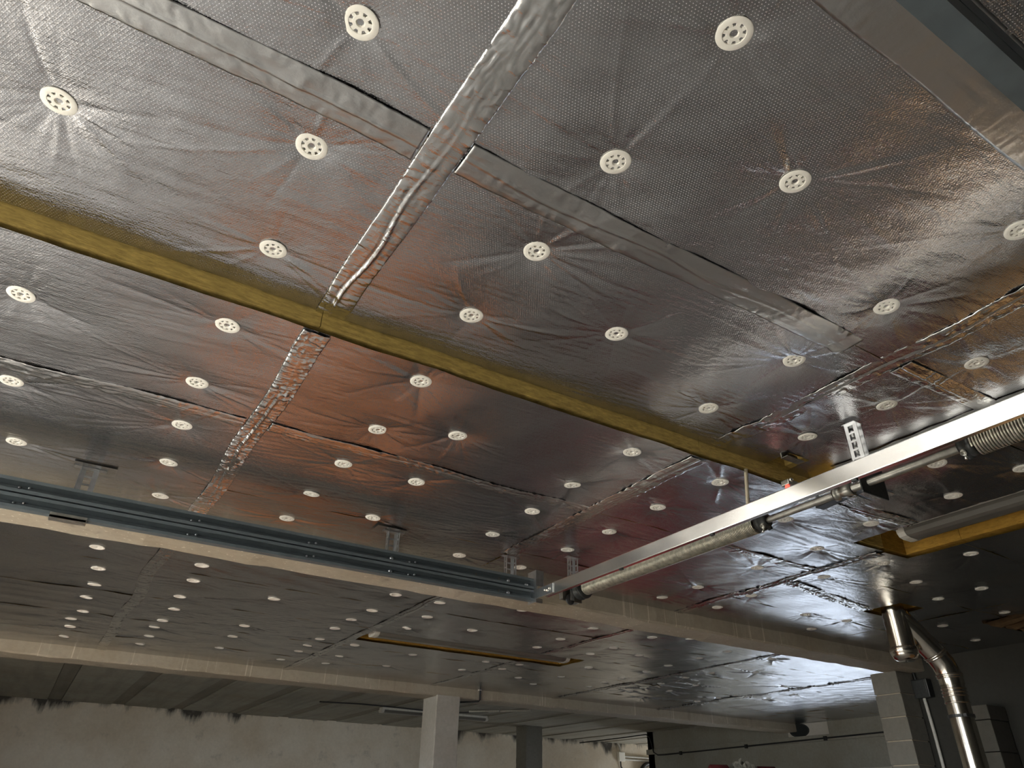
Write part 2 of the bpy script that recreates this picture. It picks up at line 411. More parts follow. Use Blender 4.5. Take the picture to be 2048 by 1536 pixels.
# ------------------------------------------------------------------ insulation panels
DISC_Z = {}
def panel(x0, x1, y0, y1, z, res, folds, seed, holes=(), wool='wool', amp=1.0, edge=()):
    g = .0015
    x0 += g; x1 -= g; y0 += g; y1 -= g
    xs = sorted({x0, x1, *[min(max(v, x0), x1) for h in holes for v in h[:2]]}); yy = sorted({y0, y1, *[min(max(v, y0), y1) for h in holes for v in h[2:]]})
    bm = B()
    for a, c in zip(xs, xs[1:]):
        for d, e in zip(yy, yy[1:]):
            mx, my = (a+c)/2, (d+e)/2
            if any(h[0] < mx < h[1] and h[2] < my < h[3] for h in holes): continue
            if c-a < 1e-4 or e-d < 1e-4: continue
            box(bm, a, c, d, e, z+.028, ZS-.002)
    core = obj('insulation_panel', bm, wool, ceiling)
    nx = max(2, int((x1-x0)/res)); ny = max(2, int((y1-y0)/res))
    gx = np.linspace(x0, x1, nx+1); gy = np.linspace(y0, y1, ny+1)
    X, Y = np.meshgrid(gx, gy, indexing='ij')
    tilt = np.random.default_rng(seed+99)
    H = foil_height(X, Y, folds, seed, amp) + tilt.normal(0, .0004)*(X-(x0+x1)/2) + tilt.normal(0, .0012)*(Y-(y0+y1)/2)
    for (dx, dy, _) in folds:
        if x0-.06 < dx < x1+.06 and y0-.06 < dy < y1+.06:
            near = (X-dx)**2 + (Y-dy)**2 < .050**2
            if near.any(): DISC_Z[(dx, dy)] = min(DISC_Z.get((dx, dy), 9), z + H[near].min())
    V = np.stack([X, Y, z+H], -1).reshape(-1, 3)
    idx = np.arange((nx+1)*(ny+1)).reshape(nx+1, ny+1)
    Q = np.stack([idx[:-1, :-1], idx[:-1, 1:], idx[1:, 1:], idx[1:, :-1]], -1).reshape(-1, 4)
    if holes:
        cx = (gx[:-1]+gx[1:])/2; cy = (gy[:-1]+gy[1:])/2
        CX, CY = [q.ravel() for q in np.meshgrid(cx, cy, indexing='ij')]
        keep = np.ones(len(Q), bool)
        for h in holes: keep &= ~((CX > h[0]) & (CX < h[1]) & (CY > h[2]) & (CY < h[3]))
        Q = Q[keep]
    npmesh('foil_facing', V, Q, 'foil', core)
    return core

F_near = make_folds(DISC_NEAR, 26, 1.0, 3, .72)
F_mid = make_folds(DISC_MID, 24, 1.0, 4, .8)
F_right = make_folds(DISC_RIGHT, 24, 1.0, 5)
F_far = make_folds(DISC_FAR, 10, 1.1, 6)
CUT_STEP = (2.905, 3.07, 2.04, 2.4)
LAMP_R = (4.13, 4.70, 0.30, 2.56)
LAMP_F = (2.56, 5.15, 6.75, 7.24)
FLUE = (5.70, 6.02, 3.27, 3.60)
TORN = (6.85, 7.5, 2.2, 3.25)
sd = 100
# thinner insulation nearest the camera
for (x0, x1, res) in ((XL, -.9, .03), (-.9, .535, .0065), (.535, 2.56, .0065), (2.56, STEP, .0075)):
    for (y0, y1) in ((-1.6, .31), (.31, 1.25), (1.25, YS)):
        sd += 1
        panel(x0, x1, y0, y1, Z0, res if y1 > .5 else max(res, .012), F_near, sd, [CUT_STEP] if x0 == 2.56 else (), 'wool')
# lower, thicker insulation up to the first beam
for (x0, x1, res) in ((XL, -.9, .04), (-.9, .505, .0085), (.505, 2.43, .0085), (2.43, 4.45, .010), (4.45, 6.4, .012), (6.4, XR1, .02)):
    for (y0, y1) in ((YS, 3.06), (3.06, 3.93), (3.93, B1[0])):
        sd += 1
        holes = [h for h in (LAMP_R, FLUE, TORN) if h[0] < x1 and h[1] > x0 and h[2] < y1 and h[3] > y0]
        panel(x0, x1, y0, y1, Z1, res, F_mid if x1 < 2.44 else F_right, sd, holes, 'wool' if x1 < 4.46 and y0 == YS else 'wool_o')
for (x0, x1, res) in ((STEP, 4.45, .011), (4.45, 6.4, .014), (6.4, XR1, .025)):
    for (y0, y1) in ((-1.6, 0.45), (0.45, 1.3), (1.3, YS)):
        sd += 1
        holes = [h for h in (LAMP_R, TORN) if h[0] < x1 and h[1] > x0 and h[2] < y1 and h[3] > y0]
        panel(x0, x1, y0, y1, Z1, res, F_right, sd, holes, 'wool_o')
# between the beams
for (x0, x1) in ((XL, .47), (.47, 2.55), (2.55, 4.58), (4.58, 6.6), (6.6, 8.65), (8.65, 10.7), (10.7, XR2)):
    for (y0, y1) in ((B1[1], 5.75), (5.75, 6.68), (6.68, 7.62), (7.62, 8.55), (8.55, B2[0])):
        sd += 1
        holes = [LAMP_F] if (x0 < LAMP_F[1] and x1 > LAMP_F[0] and y0 < LAMP_F[3] and y1 > LAMP_F[2]) else ()
        panel(x0, x1, y0, y1, Z1, .018 if x0 < 6 else .014, F_far, sd, holes, 'wool_o', 1.0 if x0 < 6 else 4.2)
# bare slab of the last bay : planks with sunken joints between them
for i in range(-2, 16):
    xa = .32 + i*1.035
    bm = B(); box(bm, xa+.11, xa+.925, B2[1], YBACK, ZS-.035, ZS, .004); obj('slab_plank', bm, 'soffit', ceiling)
    bm = B(); box(bm, xa-.105, xa+.105, B2[1], YBACK, ZS-.022, ZS, .004); obj('slab_joist', bm, 'soffit2', ceiling)

# ------------------------------------------------------------------ foil tape
def vnoise(r, U, V, su, sv):
    """smooth value noise with cells su x sv"""
    a = U/su; b = V/sv; a = a - a.min(); b = b - b.min()
    G = r.normal(0, 1, (int(a.max())+3, int(b.max())+3))
    i = a.astype(int); j = b.astype(int); f = a-i; g = b-j
    f = f*f*(3-2*f); g = g*g*(3-2*g)
    return (G[i, j]*(1-f) + G[i+1, j]*f)*(1-g) + (G[i, j+1]*(1-f) + G[i+1, j+1]*f)*g
def tape(a, c, width, z, seed, label, ridge=.006, crumple=.0022, res=.008, mat='tape'):
    """strip from a=(x,y) to c=(x,y), ragged, creased across, with a sharp fold down the middle"""
    a, c = Vector((*a, 0)), Vector((*c, 0)); L = (c-a).length; d = (c-a)/L; n = Vector((-d.y, d.x, 0))
    r = np.random.default_rng(seed)
    nu = max(4, int(L/res)); nv = 22
    u = np.linspace(0, L, nu+1); v = np.linspace(-.5, .5, nv+1)
    U, Vv = np.meshgrid(u, v, indexing='ij')
    wob = sum(r.normal(0, .004)*np.sin(U*r.uniform(1, 9) + r.uniform(0, 6)) for _ in range(4))
    mid = sum(r.normal(0, .06)*np.sin(U*r.uniform(2, 14) + r.uniform(0, 6)) for _ in range(5))
    H = np.zeros_like(U)
    for su, sv, am in ((.030, .5, 1.0), (.014, .28, .62), (.007, .16, .30), (.05, .06, .55)):
        sk = U + Vv*r.normal(0, .03)
        H += am*crumple*(.5 - np.abs(vnoise(r, sk, Vv*1.0, su, sv)))*np.clip(.25 + vnoise(r, U, Vv, .16, .6)*.6 + abs(Vv)*.9, 0, 1.3)
    e2 = np.clip(.55 + .6*np.sin(U*r.uniform(1.2, 3) + r.uniform(0, 6)), .1, 1)
    H += -ridge*e2*np.exp(-((Vv - mid*.5)/.035)**2) + .35*ridge*e2*np.exp(-((Vv - mid*.5 - .08)/.05)**2)
    PX, PY = a.x + d.x*U + n.x*(Vv*width + wob), a.y + d.y*U + n.y*(Vv*width + wob)
    near = F_near if z == Z0 else (F_mid if max(a.x, c.x) < 2.5 else F_right) if max(a.y, c.y) < B1[1] else F_far
    H += foil_height(PX, PY, near, seed, .92) + .0030*np.abs(2*Vv)**5
    P = np.stack([PX, PY, z - .0060 + H], -1).reshape(-1, 3)
    idx = np.arange((nu+1)*(nv+1)).reshape(nu+1, nv+1)
    Q = np.stack([idx[:-1, :-1], idx[:-1, 1:], idx[1:, 1:], idx[1:, :-1]], -1).reshape(-1, 4)
    o = npmesh('foil_tape', P, Q, mat)
    md = o.modifiers.new('thick', 'SOLIDIFY'); md.thickness = .0006
    return tag(o, label, 'tape', 'aluminium tape over the panel joints')

tape((.536, -.4), (.536, 2.215), .116, Z0, 1, 'wide creased foil tape running down the near ceiling to the yellow wool edge', .009, .0030, .004)
tape((.507, 2.20), (.515, B1[0]), .104, Z1, 2, 'crumpled foil tape continuing below the yellow wool edge towards the steel track', .008, .0045, .004)
tape((.475, B1[1]), (.468, B2[0]), .10, Z1, 3, 'dark foil tape strip at far left between the two concrete beams', .004, .002)
tape((2.57, B1[1]), (2.55, B2[0]), .09, Z1, 4, 'foil tape running towards the recessed strip light between the concrete beams', .004, .002)
tape((4.58, B1[1]), (4.58, LAMP_F[2]-.02), .08, Z1, 5, 'foil tape from the nearer beam to the recessed strip light', .003, .002)
tape((4.58, LAMP_F[3]+.02), (4.58, B2[0]), .08, Z1, 25, 'foil tape from the recessed strip light to the far beam, left of the post', .003, .002)
tape((6.6, B1[1]), (6.6, B2[0]), .09, Z1, 6, 'crinkled foil tape at the right between the concrete beams, nearer the post', .006, .004)
tape((8.65, B1[1]), (8.65, B2[0]), .09, Z1, 7, 'crinkled foil tape nearest the far right wall between the concrete beams', .008, .006)
tape((2.575, -.4), (2.565, 2.18), .115, Z0, 8, 'foil tape at the right of the near ceiling, rising behind the aluminium bar', .004, .0028)
tape((2.43, 2.20), (2.43, 3.97), .11, Z1, 9, 'foil tape running from the wool edge to the end of the steel track', .006, .0035)
tape((-1.6, 1.28), (.475, 1.285), .125, Z0, 10, 'smooth foil tape crossing at top left, left of the wide creased tape', .004, .0014, mat='tape_m')
tape((.60, 1.265), (2.34, 1.265), .125, Z0, 11, 'smooth foil tape crossing the near ceiling right of the wide creased tape', .004, .0014, mat='tape_m')
tape((2.63, 1.24), (STEP, 1.23), .10, Z0, 12, 'short crumpled foil tape above the right part of the aluminium bar', .005, .0013)
tape((-1.6, 3.10), (.455, 3.06), .10, Z1, 13, 'foil tape left of the crumpled tape, between wool edge and steel track', .004, .002)
tape((.56, 3.04), (2.38, 3.07), .09, Z1, 14, 'foil tape right of the crumpled tape, between wool edge and steel track', .006, .003)
tape((4.46, 2.60), (4.46, B1[0]), .10, Z1, 15, 'foil tape from the corner of the recessed right lamp towards the beam', .006, .004)
tape((3.5, 2.19), (4.12, 2.17), .11, Z1, 16, 'crumpled foil tape between the spring shaft and the recessed right lamp', .004, .0022)
tape((4.53, 3.385), (5.68, 3.55), .11, Z1, 17, 'pale crumpled foil tape leading to the flue pipe opening', .006, .005)
tape((3.2, 3.08), (4.42, 3.08), .09, Z1, 18, 'foil tape behind the long spring, short of the recessed right lamp', .004, .003)
tape((.62, .335), (2.49, .335), .20, Z0, 19, 'broad smooth foil tape beside the dark track in the upper right corner', .002, .0012, mat='tape_m')

# step between the two thicknesses on the right : foil folded over the edge
xs = np.linspace(-1.6, 2.03, 420)
rows = [(STEP-.035, Z0-.004), (STEP-.012, Z0-.005), (STEP-.004, Z0-.012), (STEP-.006, (Z0+Z1)/2), (STEP-.008, Z1+.006), (STEP+.002, Z1-.004), (STEP+.05, Z1-.004)]
r = np.random.default_rng(5)
P = np.array([[(x + .004*math.sin(y*37+k) + r.normal(0, .0003), y, z + r.normal(0, .0003)) for k, (x, z) in enumerate(rows)] for y in xs]).reshape(-1, 3)
idx = np.arange(len(xs)*len(rows)).reshape(len(xs), len(rows))
Q = np.stack([idx[:-1, :-1], idx[:-1, 1:], idx[1:, 1:], idx[1:, :-1]], -1).reshape(-1, 4)
tag(npmesh('foil_tape', P, Q, 'tape_m'), 'foil tape folded over the ceiling step behind the aluminium bar', 'tape', 'aluminium tape over the panel joints')

# ------------------------------------------------------------------ concrete beams, posts, block pillar
def rough_beam(y0, y1, x0, x1, z0, z1, mat):
    bm = B(); n = 90
    rr = random.Random(int(y0*10))
    prev = None
    for i in range(n+1):
        x = x0 + (x1-x0)*i/n
        j = lambda s: rr.gauss(0, s)
        pts = [(y0+j(.002), z1), (y0+j(.003), z0+.015+j(.003)), (y0+.012+j(.003), z0+j(.003)), (y1-.012+j(.003), z0+j(.003)), (y1+j(.003), z0+.015), (y1, z1)]
        ring = [bm.verts.new((x, y, z)) for y, z in pts]
        if prev:
            for k in range(len(ring)): bm.faces.new((prev[k], prev[(k+1) % 6], ring[(k+1) % 6], ring[k]))
        else: bm.faces.new(ring)
        prev = ring
    bm.faces.new(prev[::-1])
    return bm
tag(obj('concrete_beam', rough_beam(B1[0], B1[1], XL, XR1+.05, ZB, ZS, 'beam'), 'beam', None), 'long concrete ceiling beam just behind the steel track, ending on the block pillar', 'beam')
tag(obj('concrete_beam', rough_beam(B2[0], B2[1], XL, XR2, ZB, ZS, 'beam'), 'beam', None), 'far concrete ceiling beam with lime drips, carried by the square post', 'beam')

def post(x0, x1, y0, y1, z1, label, mat):
    bm = B(); rr = random.Random(int(x0*77)); prev = None; n = 40
    for i in range(n+1):
        z = z1*i/n; c = .012; j = lambda: rr.gauss(0, .0022)
        pts = [(x0+c, y0), (x1-c, y0), (x1, y0+c), (x1, y1-c), (x1-c, y1), (x0+c, y1), (x0, y1-c), (x0, y0+c)]
        ring = [bm.verts.new((x+j(), y+j(), z)) for x, y in pts]
        if prev:
            for k in range(8): bm.faces.new((prev[k], prev[(k+1) % 8], ring[(k+1) % 8], ring[k]))
        prev = ring
    bm.faces.new(prev)
    return tag(obj('concrete_post', bm, mat), label, 'post')
post(4.64, 5.00, 9.40, 9.82, ZB+.01, 'pale square concrete post under the far beam', 'post')
post(9.10, 9.52, 14.05, 14.45, ZS-.037, 'dim square concrete post in the bare bay near the back wall', 'block')

pil = thing('block_pillar', (7.85, 4.80, 0), 'pillar of grey breeze blocks under the right end of the nearer beam', 'pillar')
nb = 13; hb = ZB/nb
for i in range(nb):
    bm = B(); j = random.uniform(-.006, .006)
    box(bm, 7.69+j, 7.985, 4.655+j, 4.955+j, i*hb+.006, (i+1)*hb-.006, .006); obj('block', bm, 'block', pil)
bm = B(); box(bm, 7.705, 7.985, 4.67, 4.94, 0, ZB-.002); obj('mortar', bm, 'mortar', pil)

# ------------------------------------------------------------------ insulation discs
def ring_mesh(bm, r0, r1, zb, zt, seg, holes=None):
    lathe(bm, [(r0, zt), (r0, zb+.001), (r0+.0012, zb), (r1-.002, zb), (r1, zb+.0012), (r1, zt)], (0, 0, 0), (0, 0, 1), seg, close=True)
def disc_meshes():
    bm = B(); ring_mesh(bm, .0282, .045, 0, .0032, 40)
    lathe(bm, [(.0300, .0032), (.0300, .007), (.0288, .007), (.0288, .0032)], (0, 0, 0), (0, 0, 1), 40, close=True)
    a = bpy.data.meshes.new('flange'); bm.to_mesh(a); bm.free()
    bm = B(); lathe(bm, [(.0200, .005), (.0200, .0015), (.0190, .0008), (.0115, .0010), (.0055, .010), (.0036, .020), (.0036, .024), (.0075, .024), (.012, .008)], (0, 0, 0), (0, 0, 1), 28, close=True)
    for k in range(8):
        th = 2*PI*k/8; vv = [bm.verts.new((math.cos(th)*rr - math.sin(th)*ww, math.sin(th)*rr + math.cos(th)*ww, zz)) for rr, zz in ((.0105, .0008), (.0055, .0085)) for ww in (-.0006, .0006)]
        bm.faces.new((vv[0], vv[1], vv[3], vv[2]))
    h = bpy.data.meshes.new('hub'); bm.to_mesh(h); bm.free()
    bm = B()
    for k in range(8):
        th = 2*PI*k/8; c, s = math.cos(th), math.sin(th)
        f = lambda rr, ww, zz: (c*rr - s*ww, s*rr + c*ww, zz)
        vs_ = [bm.verts.new(f(rr, ww, zz)) for rr in (.0190, .0290) for ww in (-.0048, .0048) for zz in (.0010, .004)]
        for q in ((0, 1, 3, 2), (4, 6, 7, 5), (0, 4, 5, 1), (2, 3, 7, 6), (0, 2, 6, 4), (1, 5, 7, 3)): bm.faces.new([vs_[i] for i in q])
    sp = bpy.data.meshes.new('spokes'); bm.to_mesh(sp); bm.free()
    bm = B(); lathe(bm, [(.045, .004), (.045, .001), (.043, 0), (.030, 0), (.028, .002), (.018, .0015), (.010, .0015), (.004, .008), (0, .010)], (0, 0, 0), (0, 0, 1), 24)
    sm = bpy.data.meshes.new('insulation_disc'); bm.to_mesh(sm); bm.free()
    for q in (a, h, sp, sm):
        q.materials.append(M['plastic']); q.polygons.foreach_set('use_smooth', [True]*len(q.polygons))
    for q in (a, h, sp): q.set_sharp_from_angle(angle=.6)
    return a, h, sp, sm
D_fl, D_hub, D_sp, D_small = disc_meshes()
ORD = ['first', 'second', 'third', 'fourth', 'fifth', 'sixth', 'seventh', 'eighth', 'ninth', 'tenth', 'eleventh', 'twelfth', 'thirteenth', 'fourteenth', 'fifteenth', 'sixteenth']
def columns(discs, gap):
    s = sorted(discs, key=lambda d: d[0]); cols = [[s[0]]]
    for d in s[1:]:
        if d[0] - cols[-1][-1][0] > gap: cols.append([d])
        else: cols[-1].append(d)
    return [sorted(c, key=lambda d: d[1]) for c in cols]
def discs(lst, z, gap, where, group, detailed=True):
    for ci, col in enumerate(columns(lst, gap)):
        for ri, (x, y) in enumerate(col):
            if len(col) == 1: lab = 'lone white insulation disc, %s row from left, %s' % (ORD[ci], where)
            else: lab = 'white insulation disc, %s from camera, %s row from left, %s' % (ORD[ri], ORD[ci], where)
            tilt = (random.gauss(0, .035), random.gauss(0, .035), random.uniform(0, 6.28))
            if detailed:
                o = thing('insulation_disc', (x, y, DISC_Z.get((x, y), z + .01) - .0012), lab, 'disc', group)
                o.rotation_euler = tilt
                for nm, me in (('flange', D_fl), ('hub', D_hub), ('spokes', D_sp)):
                    c = bpy.data.objects.new(nm, me); C.objects.link(c); c.parent = o
            else:
                o = bpy.data.objects.new('insulation_disc', D_small); C.objects.link(o); o.location = (x, y, DISC_Z.get((x, y), z + .006) - .0016); o.rotation_euler = tilt
                o.scale = (1.12, 1.12, 1.12)
                tag(o, lab, 'disc', group)
discs(DISC_NEAR, Z0, .18, 'above the yellow wool edge', 'discs on the near ceiling')
discs(DISC_MID, Z1, .18, 'between wool edge and steel track', 'discs in front of the steel track')
discs(DISC_RIGHT, Z1, .14, 'behind the spring shaft', 'discs behind the spring shaft')
discs(DISC_FAR, Z1, .14, 'between the concrete beams', 'discs between the beams', False)

# ------------------------------------------------------------------ garage door track
def rail(bm, yb, yo, z0, z1, x0, x1):
    """rolled channel : back web at yb, open towards yo"""
    t = .0028; s = 1 if yo > yb else -1; D = abs(yo-yb); h = z1-z0
    out = [(0, 0), (D, 0), (D, .016), (D-t, .016), (D-t, t), (t, t), (t, h*.36), (t+.006, h*.42), (t+.006, h*.58), (t, h*.64), (t, h-t), (D-t, h-t), (D-t, h-.016), (D, h-.016), (D, h), (0, h)]
    extrude_profile(bm, out, x0, x1, lambda u, v, a: (a, yb + s*u, z0 + v))
ZT = [(2.705, 2.774), (2.782, 2.851)]
tr = thing('garage_door_track', (2.6, 3.95, 2.70), 'long blue-grey double steel door track hung in front of the beam', 'door track')
for (a, c), nm in zip(ZT, ('lower_rail', 'upper_rail')):
    bm = B(); rail(bm, 3.972, 3.925, a, c, XL+.2, 2.60); obj(nm, bm, 'track', tr)
bm = B(); box(bm, XL+.2, 2.60, 3.965, 3.9735, 2.772, 2.784); obj('joining_strip', bm, 'track', tr)
def dome(bm, c, r, ax):
    lathe(bm, [(r, 0), (r, r*.3), (r*.8, r*.7), (r*.4, r*.95), (0, r)], c, ax, 10)
for x in (-1.1, -.31, .48, 1.12, 1.75):
    for dx, z in ((0, 2.822), (-.04, 2.816), (0, 2.745), (-.04, 2.739)):
        bm = B(); dome(bm, (x+dx, 3.963, z), .0065, (0, -1, 0)); obj('rivet', bm, 'galv', tr, True)
for x, z in ((1.59, 2.816), (1.59, 2.738), (2.42, 2.816), (2.42, 2.738), (2.56, 2.812)):
    bm = B(); dome(bm, (x, 3.963, z), .013, (0, -1, 0)); obj('bolt', bm, 'galv', tr, True)
for x, z in ((2.18, 2.816), (2.35, 2.816), (2.35, 2.738)):
    bm = B(); box(bm, x-.005, x+.005, 3.9625, 3.9665, z-.013, z+.013); obj('slot', bm, 'lampcover', tr)
bm = B(); box(bm, -.19, -.03, 3.918, 3.977, 2.690, 2.7045, .002); box(bm, -.19, -.03, 3.918, 3.9215, 2.69, 2.716); obj('clip', bm, 'galv_old', tr)

def angle_hanger(x, y, z0, z1, wx, wy, parent, mat='galv', name='hanger_bracket', face=-1):
    """perforated strap channel : two side flanges, slotted web"""
    t = .0025; bm = B()
    def ladder(u0, u1, f):
        w = (u1-u0)*.30
        f(u0, u0+w, z0, z1); f(u1-w, u1, z0, z1)
        z = z0
        while z < z1-.004:
            f(u0+w, u1-w, z, min(z+.010, z1)); z += .042
    ladder(y-wy/2, y+wy/2, lambda a, c, d, e: box(bm, x-wx/2, x-wx/2+t, a, c, d, e))
    ladder(y-wy/2, y+wy/2, lambda a, c, d, e: box(bm, x+wx/2-t, x+wx/2, a, c, d, e))
    ladder(x-wx/2, x+wx/2, lambda a, c, d, e: box(bm, a, c, y+wy/2-t, y+wy/2, d, e))
    box(bm, x-wx*.9, x+wx*.9, y-wy/2, y+wy/2, z1-.004, z1-.0015)
    return obj(name, bm, mat, parent)
for x in (-.09, 1.61, 2.47):
    angle_hanger(x, 4.02, 2.79, Z1-.006, .075 if x > 0 else .085, .04, tr)
tp = B(); box(tp, -.17, .03, 3.955, 4.075, Z1-.0060, Z1-.0050); tag(obj('foil_patch', tp, 'tape'), 'square foil tape patch around the leftmost track hanger', 'tape')
tp = B(); box(tp, 1.48, 1.69, 3.955, 4.075, Z1-.0060, Z1-.0050); tag(obj('foil_patch', tp, 'tape'), 'square foil tape patch around the middle track hanger', 'tape')
# end plate joining track and bar
bm = B()
box(bm, 2.60, 2.604, 3.90, 4.00, 2.695, 2.905, .001)
box(bm, 2.60, 2.66, 3.90, 3.904, 2.80, 2.905, .001); box(bm, 2.60, 2.65, 3.90, 3.904, 2.69, 2.72, .001)
box(bm, 2.604, 2.67, 3.985, 3.99, 2.80, 2.90, .001)
obj('end_plate', bm, 'galv', tr)

tr2 = thing('garage_door_track', (2.6, .225, 2.70), 'dark steel door track crossing the upper right corner of the picture', 'door track')
for (a, c), nm in zip(ZT, ('lower_rail', 'upper_rail')):
    bm = B(); rail(bm, .203, .250, a, c, XL+.2, 2.60); obj(nm, bm, 'track', tr2)
angle_hanger(-.7, .17, 2.79, Z0-.006, .08, .04, tr2); angle_hanger(1.61+.6, .17, 2.79, Z0-.006, .08, .04, tr2)
# aluminium cross bar
bar = thing('cross_bar', (2.62, 2.0, 2.70), 'bright aluminium cross bar spanning between the two door tracks', 'bar')
bm = B(); box(bm, 2.60, 2.628, .26, 3.80, 2.704, 2.778, .004); obj('bar_profile', bm, 'alu', bar)
bm = B(); box(bm, 2.594, 2.599, 3.70, 3.92, 2.712, 2.772, .003); obj('end_cap', bm, 'galv', bar)
for dy, z in ((3.74, 2.745), (3.765, 2.738), (3.79, 2.745)):
    bm = B(); dome(bm, (2.594, dy, z), .008, (-1, 0, 0)); obj('bolt', bm, 'brass', bar, True)
for y in (1.55, 2.35, 3.05):
    bm = B(); box(bm, 2.606, 2.622, y-.012, y+.012, 2.6965, 2.704); obj('slot_plug', bm, 'cast', bar)

# ------------------------------------------------------------------ torsion shaft with two springs
sh = thing('spring_shaft', (2.80, 2.0, 2.72), 'grey torsion spring shaft with two coiled springs behind the aluminium bar', 'spring shaft')
SX, SZ = 2.80, 2.755
bm = B(); tube(bm, [(SX, .25, SZ), (SX, 3.86, SZ)], .0165, 16); obj('shaft', bm, 'galv_old', sh, True)
def spring(y0, y1, R, wr, pitch):
    turns = (y1-y0)/pitch; seg = 22; n = int(turns*seg)
    a = np.arange(n+1)*2*PI/seg; yy = y0 + pitch*a/(2*PI)
    k = 6; b = np.arange(k)*2*PI/k
    rad = R + wr*np.cos(b)[None, :]
    V = np.stack([SX + rad*np.cos(a)[:, None], np.repeat(yy[:, None], k, 1) + wr*np.sin(b)[None, :], SZ + rad*np.sin(a)[:, None]], -1).reshape(-1, 3)
    i = np.arange(n)[:, None]*k; j = np.arange(k)[None, :]; j2 = (j+1) % k
    Q = np.stack([i+j, i+j2, i+k+j2, i+k+j], -1).reshape(-1, 4)
    return npmesh('spring', V, Q, 'spring', sh)
spring(2.22, 3.62, .043, .0042, .0092)
spring(.45, 1.14, .048, .0050, .0112)
def cone(y, d, R, big=True):
    """winding cone : collar, ears and set-screw sockets"""
    bm = B()
    lathe(bm, [(.018, 0), (R*.62, 0), (R*.70, .012), (R*.66, .03), (R*.86, .034), (R*.86, .06), (.018, .06)], (SX, y, SZ), (0, d, 0), 20)
    c = obj('winding_cone', bm, 'cast', sh, True)
    for th in (.6, 2.4, 4.0, 5.4):
        ax = Vector((math.cos(th), 0, math.sin(th)))
        bm = B(); p = Vector((SX, y+d*.018, SZ)) + ax*(R*.62)
        lathe(bm, [(.0001, .004), (.0085, .004), (.0085, .016), (.0125, .016), (.0125, -.006)], p, ax, 14)
        obj('socket', bm, 'cast' if th != 4.0 else 'galv_old', c, True)
    bm = B(); tube(bm, [(SX-.02, y+d*.02, SZ-.045), (SX-.03, y+d*.02, SZ-.062)], .006, 8); obj('set_screw', bm, 'brass', c, True)
cone(2.15, 1, .05); cone(1.20, -1, .055)
# far end bearing with cable drum
bm = B(); lathe(bm, [(.018, 0), (.062, 0), (.066, .010), (.050, .014), (.050, .05), (.066, .054), (.062, .066), (.018, .066)], (SX, 3.63, SZ), (0, 1, 0), 26); obj('cable_drum', bm, 'cast', sh, True)
bm = B()
box(bm, SX-.13, SX+.05, 3.735, 3.739, SZ-.07, SZ+.05, .002); box(bm, SX-.02, SX+.055, 3.739, 3.79, SZ+.04, SZ+.044); box(bm, SX-.13, SX-.126, 3.70, 3.739, SZ-.07, SZ+.03)
obj('end_bearing_plate', bm, 'galv_old', sh)
bm = B(); lathe(bm, [(.004, 0), (.030, 0), (.034, .006), (.030, .012), (.004, .012)], (SX-.06, 3.712, SZ-.065), (0, 1, 0), 20); obj('pulley', bm, 'rubber', sh, True)
bm = B(); box(bm, SX-.075, SX-.045, 3.69, 3.694, SZ-.075, SZ+.02, .001); obj('strap', bm, 'galv', sh)
angle_hanger(2.83, 3.80, SZ-.06, Z1-.006, .06, .045, sh)
# middle hanger, bearing plate, coupler, bent guard arm
h2 = angle_hanger(2.90, 1.665, 2.79, Z0-.004, .04, .065, sh)
bm = B(); box(bm, SX-.06, SX+.125, 1.60, 1.606, SZ-.055, 2.85, .006); box(bm, SX+.12, SX+.125, 1.60, 1.70, 2.79, 2.85); obj('bearing_plate', bm, 'cast', sh)
bm = B()
lathe(bm, [(.017, 0), (.027, 0), (.027, .05), (.023, .054), (.023, .072), (.030, .076), (.030, .09), (.017, .09)], (SX, 1.68, SZ), (0, 1, 0), 20)
obj('coupler', bm, 'galv_old', sh, True)
for y in (1.70, 1.76):
    bm = B(); box(bm, SX-.012, SX+.012, y-.006, y+.006, SZ+.024, SZ+.05, .002); obj('clamp', bm, 'galv_old', sh)
    bm = B(); dome(bm, (SX-.013, y, SZ+.042), .009, (-1, 0, .3)); obj('bolt', bm, 'brass', sh, True)
arm = [(2.88, 1.66, 2.76), (3.00, 1.70, 2.83), (3.10, 1.76, 2.875), (3.17, 1.88, 2.895), (3.20, 2.00, 2.90), (3.22, 2.14, 2.90)]
bm = B(); prev = None
for i, p in enumerate(arm):
    p = Vector(p); t = (Vector(arm[min(i+1, 5)]) - Vector(arm[max(i-1, 0)])).normalized(); s = t.cross(Vector((0, 0, 1))).normalized()*.028
    q = [bm.verts.new(p+s+Vector((0, 0, dz))) for dz in (0, .012)] + [bm.verts.new(p-s+Vector((0, 0, dz))) for dz in (.012, 0)]
    if prev:
        for k in range(4): bm.faces.new((prev[k], prev[(k+1) % 4], q[(k+1) % 4], q[k]))
    else: bm.faces.new(q)
    prev = q
bm.faces.new(prev[::-1])
ga = obj('guard_arm', bm, 'cast', sh)
bm = B(); lathe(bm, [(.012, 0), (.027, 0), (.027, .005), (.012, .005)], (3.175, 1.92, 2.885), (0, 0, 1), 20, close=True); obj('ring', bm, 'galv_old', ga, True)
# smooth pale sheet pieces above the arm
for i, (y0, y1) in enumerate(((1.93, 2.04), (2.06, 2.17), (2.19, 2.30))):
    bm = B(); box(bm, 3.28, 3.60, y0, y1, Z1-.010, Z1-.006, .001)
    tag(obj('foil_patch', bm, 'tape'), 'smooth pale foil strip above the black guard arm, %s of three from camera' % ORD[i], 'tape', 'smooth strips by the guard arm')

